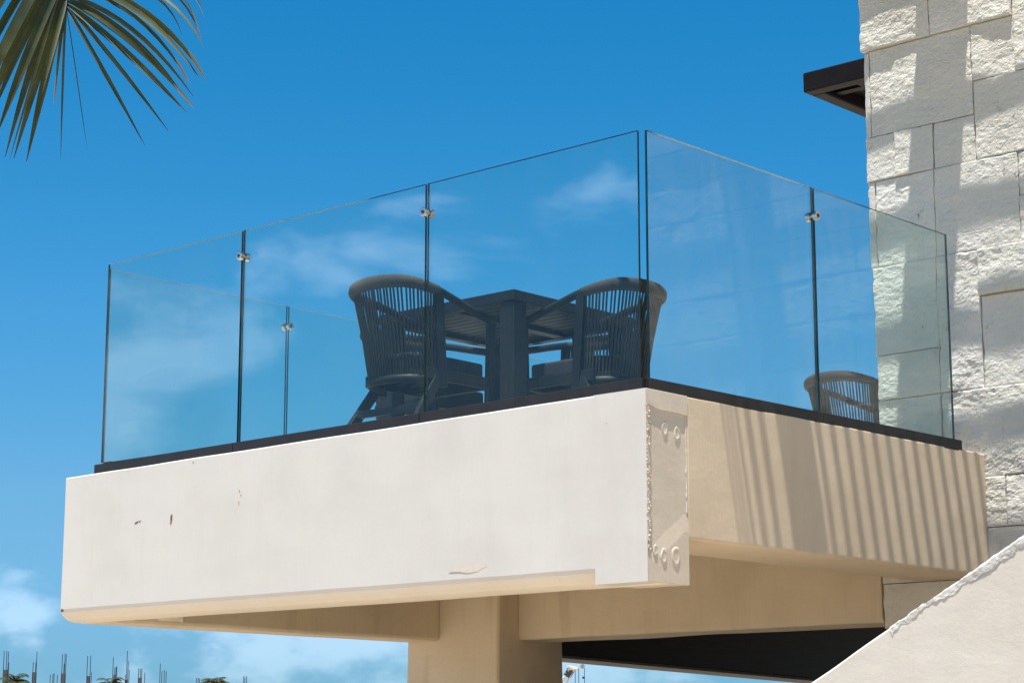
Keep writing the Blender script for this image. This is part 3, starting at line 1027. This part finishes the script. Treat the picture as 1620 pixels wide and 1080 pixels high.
# ------------------------------------------------------------------ rope chairs
def make_chair():
    t = thing('dining_chair', 'x', 'chair')
    R = [(0.205, 0.36, 0.640), (0.210, 0.22, 0.672), (0.217, 0.08, 0.706), (0.224, -0.03, 0.730), (0.228, -0.11, 0.738), (0.212, -0.18, 0.748), (0.166, -0.235, 0.757), (0.088, -0.265, 0.762), (0.0, -0.272, 0.764)]
    full = R + [(-x, y, z) for x, y, z in reversed(R[:-1])]
    rail = catmull(full, 5)
    m = len(rail)
    # arms are flat bars, the back part is wrapped thick with rope
    i0, i1 = int(m * 0.20), int(m * 0.80)
    wr = lambda s: 0.018
    for seg_, nm in ((rail[:i0 + 1], 'arm'), (rail[i1:], 'arm')):
        MB().tube(seg_, 0.017, 0.020, 10).build(nm, M['charcoal'], t, True)
    MB().tube(rail[i0:i1 + 1], lambda s: 0.020 + 0.003 * math.sin(s * 160), lambda s: 0.024 + 0.010 * math.sin(math.pi * s) + 0.002 * math.sin(s * 160), 12).build('back_rail', M['rope'], t, True)
    S = [(0.188, 0.00, 0.305), (0.180, -0.075, 0.305), (0.150, -0.132, 0.305), (0.105, -0.165, 0.305), (0.055, -0.182, 0.305), (0.0, -0.187, 0.305)]
    ring = catmull(S + [(-x, y, z) for x, y, z in reversed(S[:-1])], 6)
    MB().tube(ring, 0.016, 0.022, 8).build('seat_ring', M['charcoal'], t, True)
    back = rail[i0:i1 + 1]
    n = 38
    rr = random.Random(17)
    for i in range(n):
        s = (i + 0.5) / n
        jit = (rr.random() - 0.5) * 0.30 / n
        a = along(back, min(1, max(0, s + jit)))
        c = along(ring, min(1, max(0, s + (rr.random() - 0.5) * 0.2 / n)))
        mid = a.lerp(c, 0.5) + Vector((a.x, a.y, 0)).normalized() * -0.006
        tang = (along(back, min(1, s + 0.01)) - along(back, max(0, s - 0.01))).normalized()
        pts = [a, a.lerp(mid, 0.5), mid, mid.lerp(c, 0.5), c]
        v, f = [], []
        nor = tang.cross(Vector((0, 0, 1))).normalized()
        for p in pts:
            for da, dn in ((-0.0046, -0.0028), (0.0046, -0.0028), (0.0046, 0.0028), (-0.0046, 0.0028)):
                v.append(p + tang * da + nor * dn)
        for k in range(4):
            for e in range(4):
                f.append((k * 4 + e, k * 4 + (e + 1) % 4, (k + 1) * 4 + (e + 1) % 4, (k + 1) * 4 + e))
        mesh_obj('rope', v, f, M['rope'], t)
    for sx in (-1, 1):
        MB().bar((sx * 0.232, -0.050, 0.735), (sx * 0.205, 0.010, 0.270), 0.022, 0.050, (0, 1, 0)).build('post', M['charcoal'], t, bevel=0.003)
        MB().bar((sx * 0.205, 0.350, 0.640), (sx * 0.214, 0.320, 0.0), 0.026, 0.045, (0, 1, 0)).build('leg', M['charcoal'], t, bevel=0.003)
        MB().bar((sx * 0.200, -0.010, 0.330), (sx * 0.232, -0.250, 0.0), 0.026, 0.050, (0, 1, 0)).build('leg', M['charcoal'], t, bevel=0.003)
        MB().bar((sx * 0.200, -0.10, 0.330), (sx * 0.206, 0.345, 0.330), 0.024, 0.055).build('side_rail', M['charcoal'], t, bevel=0.003)
    MB().bar((-0.19, 0.335, 0.33), (0.19, 0.335, 0.33), 0.024, 0.055).build('front_rail', M['charcoal'], t, bevel=0.003)
    MB().bar((-0.21, -0.150, 0.16), (0.21, -0.150, 0.16), 0.022, 0.035).build('stretcher', M['charcoal'], t, bevel=0.003)
    b = MB()
    prof = [(0.185, 0.32), (0.190, 0.10), (0.172, -0.08), (0.12, -0.155), (0.0, -0.178)]
    poly = prof + [(-x, y) for x, y in reversed(prof[:-1])]
    b.prism(poly, lambda a, c, z: (a, c, z), 0.352, 0.430)
    b.build('seat_cushion', M['cushion'], t, bevel=0.014, seg=3)
    for k in range(5):
        MB().bar((-0.188, -0.05 + k * 0.08, 0.340), (0.188, -0.05 + k * 0.08, 0.418), 0.035, 0.006).build('seat_strap', M['rope'], t)
    return t


chair = make_chair()
GRP = 'charcoal rope dining chairs'
spots = [
    ((-1.885, 0.555, 0), 0.0, 'near charcoal rope chair at left of table, its back to the front glass'),
    ((-1.225, 1.230, 0), math.pi / 2, 'charcoal rope chair right of the table, behind the glass corner'),
    ((-2.580, 1.300, 0), -math.pi / 2, 'rope chair mostly hidden behind the near left chair, its splayed leg showing'),
    ((-1.885, 1.930, 0), math.pi, 'rope chair beyond the table, seen under the tabletop right of its leg'),
    ((-1.660, 4.140, 0), -0.30, 'lone rope chair low behind the side glass beside the stone wall'),
]
for i, (loc, rz, lab) in enumerate(spots):
    c = chair if i == 0 else copy_tree(chair)
    c.location = loc
    c.rotation_euler = (0, 0, rz)
    tag(c, lab, 'chair', GRP)

# ------------------------------------------------------------------ foreground palm
PD = 5.6
crown = at(-330, -760, PD + 0.5)
pt = thing('palm_tree', 'palm with drooping green frond hanging into the upper left corner', 'palm tree', (crown.x, crown.y, GZ))
b = MB()
tp = [Vector((crown.x + 0.10 * math.sin(i * 0.5), crown.y + 0.05 * math.sin(i * 0.8), GZ + (crown.z - GZ) * i / 24)) for i in range(25)]
b.tube(tp, lambda s: 0.17 - 0.07 * s + 0.008 * math.sin(s * 190), lambda s: 0.17 - 0.07 * s + 0.008 * math.sin(s * 190), 14)
part(b, 'trunk', M['bark'], pt, smooth=True)


def strip(base, ctrl, tip, w, nrm, droop=0.0, n=9, fold=0.35):
    v, f = [], []
    base, ctrl, tip = Vector(base), Vector(ctrl), Vector(tip)
    for i in range(n + 1):
        t = i / n
        p = base * (1 - t) ** 2 + ctrl * (2 * t * (1 - t)) + tip * t * t
        d = ((ctrl - base) * (1 - t) + (tip - ctrl) * t).normalized()
        s = d.cross(Vector(nrm)).normalized()
        u = s.cross(d)
        ww = w * min(1.0, 0.35 + t * 5) * (1 - max(0, (t - 0.55) / 0.45) ** 1.6 * 0.92)
        v += [p - s * ww + u * ww * fold, p, p + s * ww + u * ww * fold]
    for i in range(n):
        for j in (0, 1):
            f.append((i * 3 + j, i * 3 + j + 1, i * 3 + j + 4, i * 3 + j + 3))
    return v, f


# the frond in view: rachis hangs from the crown to its tip, leaflets to both sides
rach_px = [(-330, -760, 0.5), (-200, -620, 0.35), (-90, -470, 0.2), (0, -320, 0.1), (62, -180, 0.04), (94, -80, 0.0), (104, -20, 0.0), (105, 12, 0.0)]
rach = catmull([at(u, v, PD + d) for u, v, d in rach_px], 6)
fo = part(MB().tube(rach, lambda s: 0.016 - 0.0125 * s, lambda s: 0.016 - 0.0125 * s, 8), 'frond', M['leaf'], pt, smooth=True)
fo['label'] = 'drooping frond with long narrow leaflets'
# base u,v / bend u,v / tip u,v / half width in px / depth at tip
leaves = [
    ((104, 8), (100, 70), (96, 252), 2.4, 0.06), ((106, 10), (122, 120), (138, 238), 1.2, 0.0),
    ((106, 10), (150, 85), (229, 230), 4.0, -0.05), ((106, 8), (175, 85), (266, 207), 4.2, 0.05), ((106, 6), (195, 70), (294, 177), 6.0, -0.1),
    ((106, 2), (205, 50), (303, 167), 6.5, 0.10), ((106, -4), (215, 40), (299, 165), 5.0, 0.2), ((107, -10), (215, 22), (306, 153), 4.5, -0.12),
    ((106, -22), (225, 0), (298, 128), 4.2, 0.15), ((106, -26), (232, -6), (317, 126), 5.0, -0.2), ((104, -36), (250, 0), (322, 119), 5.5, 0.05),
    ((103, -40), (262, -40), (288, 57), 3.8, 0.22), ((101, -50), (265, -46), (322, 76), 4.5, -0.15), ((99, -62), (280, -62), (317, 58), 3.6, 0.1),
    ((97, -72), (285, -70), (307, 32), 4.0, 0.3), ((94, -80), (290, -85), (324, 28), 3.6, -0.25), ((92, -90), (270, -92), (296, 10), 4.0, 0.25),
    ((105, 4), (94, 60), (86, 160), 3.0, 0.1), ((104, -4), (84, 80), (42, 256), 9.0, 0.0), ((102, -14), (76, 70), (22, 251), 8.0, 0.15),
    ((100, -26), (66, 70), (16, 250), 3.0, -0.1), ((99, -34), (58, 70), (8, 249), 9.0, 0.2), ((98, -44), (50, 60), (-4, 210), 9.0, -0.15),
    ((96, -56), (44, 50), (-16, 190), 9.5, 0.1), ((94, -70), (32, 40), (-28, 200), 10.0, 0.25), ((92, -84), (22, 30), (-44, 190), 10.0, -0.1),
    ((88, -100), (8, 20), (-60, 170), 10.0, 0.2), ((84, -118), (-8, 10), (-80, 150), 10.0, 0.0), ((104, 0), (90, 50), (66, 150), 4.0, -0.18),
    ((80, -130), (-20, 0), (-110, 140), 10.0, 0.1), ((80, -130), (220, -150), (300, -30), 5.0, 0.1),
]
rl = random.Random(2)
for i, (bq, cq, tq, hw, dd) in enumerate(leaves):
    tip = at(tq[0], tq[1], PD + dd)
    ctl = at(cq[0], cq[1], PD + dd * 0.4 - 0.03)
    bas = min(rach, key=lambda p: (p - at(bq[0], bq[1], PD)).length)
    nv = (-FWD + RGT * rl.uniform(-0.7, 0.7) + UPV * rl.uniform(0.0, 0.7)).normalized()
    v, f = strip(bas, ctl, tip, hw * 0.86 * PD / FPX, nv, n=10, fold=rl.uniform(0.15, 0.5))
    o = mesh_obj('leaflet', v, f, M['leaf'], None, True)
    o.parent = fo
    if i in (5, 8, 10, 13, 17):          # withered ends
        e = min(1.0, 0.8)
        d0 = (ctl - tip).normalized()
        v2, f2 = strip(tip + d0 * 0.075, tip + d0 * 0.03, tip - d0 * 0.012, hw * 0.45 * PD / FPX, nv, n=4)
        w2 = mesh_obj('leaflet', [Vector(q) - FWD * 0.006 for q in v2], f2, M['leaf_dry'], None, True)
        w2.parent = fo


def arch_frond(root, c, az, el, length, sag, nleaf, wid, leaflen, mat, nm='frond', rad=0.02):
    d = Vector((math.cos(az) * math.cos(el), math.sin(az) * math.cos(el), math.sin(el)))
    pts = []
    for i in range(11):
        s = i / 10 * length
        p = c + d * s
        p.z -= sag * (i / 10) ** 2 * length
        pts.append(p)
    b = MB().tube(pts, lambda s: rad * (1 - 0.8 * s), lambda s: rad * (1 - 0.8 * s), 5)
    r = random.Random(int(az * 1000) + int(length * 100))
    for i in range(nleaf):
        t = 0.15 + 0.85 * (i + 0.5) / nleaf
        p = along(pts, t)
        tg = (along(pts, min(1, t + 0.03)) - along(pts, max(0, t - 0.03))).normalized()
        sd = tg.cross(Vector((0, 0, 1))).normalized()
        ll = leaflen * (0.55 + 0.6 * math.sin(math.pi * min(1, t * 0.9 + 0.08)))
        for sg in (-1, 1):
            e = p + (sd * sg * 0.8 + tg * 0.55).normalized() * ll * r.uniform(0.85, 1.1) + Vector((0, 0, -0.38 * ll))
            m_ = p.lerp(e, 0.5) + Vector((0, 0, 0.14 * ll))
            v, f = strip(p, m_, e, wid, Vector((0, 0, 1)), n=4)
            n0 = len(b.v)
            b.v += [tuple(q) for q in v]
            b.f += [tuple(n0 + k for k in q) for q in f]
    o = mesh_obj(nm, b.v, b.f, mat, None, True)
    return world_parent(o, root)


top = Vector((crown.x, crown.y, crown.z))
for k, (az, el) in enumerate(((-60, 35), (-95, 10), (-130, 40), (-150, 5), (-20, 55), (200, 60), (-115, 65), (-75, -15), (90, 80))):
    arch_frond(pt, top, math.radians(az), math.radians(el), 1.5, 0.55, 26, 0.013, 0.42, M['leaf'])

# ------------------------------------------------------------------ far building site
BD = 150.0
PXM = BD / FPX
site_c = at(160, 1180, BD)
ub = thing('unfinished_building', 'distant concrete shell with column stubs and rebar on its roof at lower left', 'building', (site_c.x, site_c.y, GZ))
RZ = 2.2
s_ax = RGT.copy()
f_ax = Vector((FWD.x, FWD.y, 0)).normalized()


def site(u, z, back=0.0):
    p = at(u, 1140, BD)
    p = p + f_ax * back
    p.z = z
    return p


def slab(u0, u1, z0, z1, b0, b1, name, mat):
    q = [site(u0, z0, b0), site(u1, z0, b0), site(u1, z0, b1), site(u0, z0, b1)]
    v = q + [Vector((p.x, p.y, z1)) for p in q]
    b = MB()
    b.v = [tuple(p) for p in v]
    b.f = [(0, 3, 2, 1), (4, 5, 6, 7), (0, 1, 5, 4), (1, 2, 6, 5), (2, 3, 7, 6), (3, 0, 4, 7)]
    return part(b, name, mat, ub)


slab(-60, 450, RZ - 0.3, RZ, -1.0, 12.0, 'roof_slab', M['raw_concrete'])
slab(-60, 450, -0.7, -0.45, -1.0, 12.0, 'floor_slab', M['raw_concrete'])
for u in range(-50, 450, 60):
    slab(u, u + 9, GZ, RZ - 0.301, -0.5, -0.1, 'column', M['raw_concrete'])
    slab(u, u + 9, GZ, RZ - 0.301, 10.5, 10.9, 'column', M['raw_concrete'])
slab(-55, 445, GZ, RZ - 0.302, 11.2, 11.6, 'wall', M['raw_concrete'])
# u of the stub, top of the concrete (px), bars: (du, top px)
stubs = [
    (5, 1058, [(-3, 1028), (0, 1028), (4, 1029), (4, 1046)], 6), (51, 1062, [(-2, 1046), (1, 1046), (3, 1046), (2, 1029)], 6),
    (97, 1064, [(-2, 1033), (1, 1032), (4, 1033), (0, 1048)], 6), (137, 1068, [(-2, 1036), (2, 1035), (5, 1062)], 5),
    (179, 1066, [(-3, 1038), (1, 1053), (3, 1053), (-1, 1054)], 4), (198, 1074, [(0, 1028), (1, 1044), (-2, 1066), (3, 1058)], 4),
    (219, 1071, [(-2, 1056), (0, 1056), (3, 1056), (7, 1062)], 5), (82, 1090, [(-5, 1066), (-2, 1064), (1, 1064), (5, 1066)], 3),
    (253, 1090, [(-2, 1048), (4, 1058), (1, 1060), (7, 1060)], 4), (311, 1090, [(-2, 1071), (0, 1071), (3, 1072)], 4), (386, 1090, [(-2, 1068), (2, 1068), (0, 1070)], 4),
]
zpx = lambda v: CAM.z + (1195 - v) / 3381.0 * BD * 1.0
for u, vt, bars, wpx in stubs:
    w = wpx * PXM / 2
    p = site(u, RZ, 0.0)
    zt = max(zpx(vt), RZ + 0.35)
    b = MB()
    b.bar((p.x, p.y, RZ + 0.001), (p.x, p.y, zt), 2 * w, 2 * w, (f_ax.x, f_ax.y, 0))
    o = part(b, 'column_stub', M['site_concrete'], ub)
    for k, (du, vb) in enumerate(bars):
        q = p + s_ax * (du * PXM) + f_ax * (0.12 if k % 2 else -0.12)
        rb = MB()
        rb.tube([(q.x, q.y, RZ + 0.002), (q.x + 0.01, q.y, zpx(vb))], 0.027, 0.027, 5)
        ro = part(rb, 'rebar', M['rebar'], ub)
        ro.parent = o
        ro.matrix_parent_inverse = Matrix.Identity(4)

# ------------------------------------------------------------------ far palms


def far_palm(u, vtop, d, lab, seed):
    p = at(u, vtop, d)
    r = random.Random(seed)
    t = thing('palm_tree', lab, 'palm tree', (p.x, p.y, GZ), group='distant palms')
    b = MB().tube([(p.x, p.y, GZ), (p.x + 0.1, p.y, (GZ + p.z) / 2), (p.x, p.y, p.z)], 0.16, 0.16, 8)
    part(b, 'trunk', M['bark'], t, smooth=True)
    for k in range(13):
        arch_frond(t, p, k * 2.4 + r.random(), math.radians(r.uniform(5, 65)), r.uniform(0.8, 1.3), 0.5, 9, 0.035, 0.42, M['leaf'], rad=0.03)


far_palm(24, 1077, 110.0, 'distant palm crown low in front of the leftmost rebar stubs', 1)
far_palm(176, 1083, 112.0, 'distant palm crown just peeping up between the middle rebar stubs', 2)
far_palm(342, 1082, 115.0, 'distant palm crown with upright fronds under the balcony beam', 3)

# ------------------------------------------------------------------ crane
CD = 300.0
tip = at(905, 1056, CD)
foot = at(826, 1192, CD)
foot.z = GZ + 2.2
cr = thing('crane', 'distant lattice boom crane seen beneath the balcony beside the column', 'crane', (foot.x, foot.y, GZ))
d = (tip - foot)
L = d.length
d.normalize()
s1 = d.cross(f_ax).normalized()
s2 = f_ax
b = MB()
hw = 0.42
for a, c in ((-1, -1), (1, -1), (1, 1), (-1, 1)):
    o_ = s1 * a * hw + s2 * c * hw
    b.bar(foot + o_, tip + o_ * 0.8, 0.13, 0.13)
nb = 26
for i in range(nb):
    p, q = foot + d * (L * i / nb), foot + d * (L * (i + 1) / nb)
    sg = 1 if i % 2 else -1
    for c in (-1, 1):
        b.bar(p + s1 * sg * hw + s2 * c * hw, q - s1 * sg * hw + s2 * c * hw, 0.10, 0.10)
        b.bar(p + s2 * sg * hw + s1 * c * hw, q - s2 * sg * hw + s1 * c * hw, 0.10, 0.10)
part(b, 'boom', M['crane_paint'], cr)
hd_ = tip + d * 0.5
part(MB().bar(tip - d * 1.4, tip - d * 0.3, 1.0, 0.9), 'boom_sleeve', M['black'], cr, 0.05)
part(MB().bar(tip - d * 0.25 - RGT * 0.6 + Vector((0, 0, 0.4)), tip - d * 0.1 + RGT * 0.9 - Vector((0, 0, 0.0)), 0.9, 0.42), 'head', M['crane_paint'], cr, 0.06)
jib = tip + RGT * 1.5 + Vector((0, 0, 0.25))
part(MB().bar(tip + RGT * 0.7, jib, 0.25, 0.25), 'jib', M['crane_paint'], cr)
part(MB().cyl(jib - f_ax * 0.15, jib + f_ax * 0.15, 0.32, 14), 'sheave', M['raw_concrete'], cr)
for k, (dx, dz) in enumerate(((0.45, 9.0), (0.95, 9.0), (1.78, 9.0))):
    p = tip + RGT * dx
    part(MB().tube([(p.x, p.y, p.z), (p.x, p.y, p.z - dz)], 0.05, 0.05, 5), 'cable', M['black'], cr)
hk = tip + RGT * 1.62 - Vector((0, 0, 1.2))
part(MB().cyl(hk, hk - Vector((0, 0, 0.3)), 0.18, 10), 'hook_block', M['black'], cr)
fb_ = foot.copy()
b = MB()
b.bar(fb_ - RGT * 4 - Vector((0, 0, 0.6)), fb_ + RGT * 3 - Vector((0, 0, 0.6)), 2.6, 1.4)
part(b, 'carrier', M['crane_paint'], cr, 0.1)
for k in range(4):
    c = fb_ + RGT * (-3.3 + k * 2.0)
    c.z = GZ + 0.55
    part(MB().cyl(c - f_ax * 1.3, c + f_ax * 1.3, 0.55, 16), 'wheel', M['black'], cr)
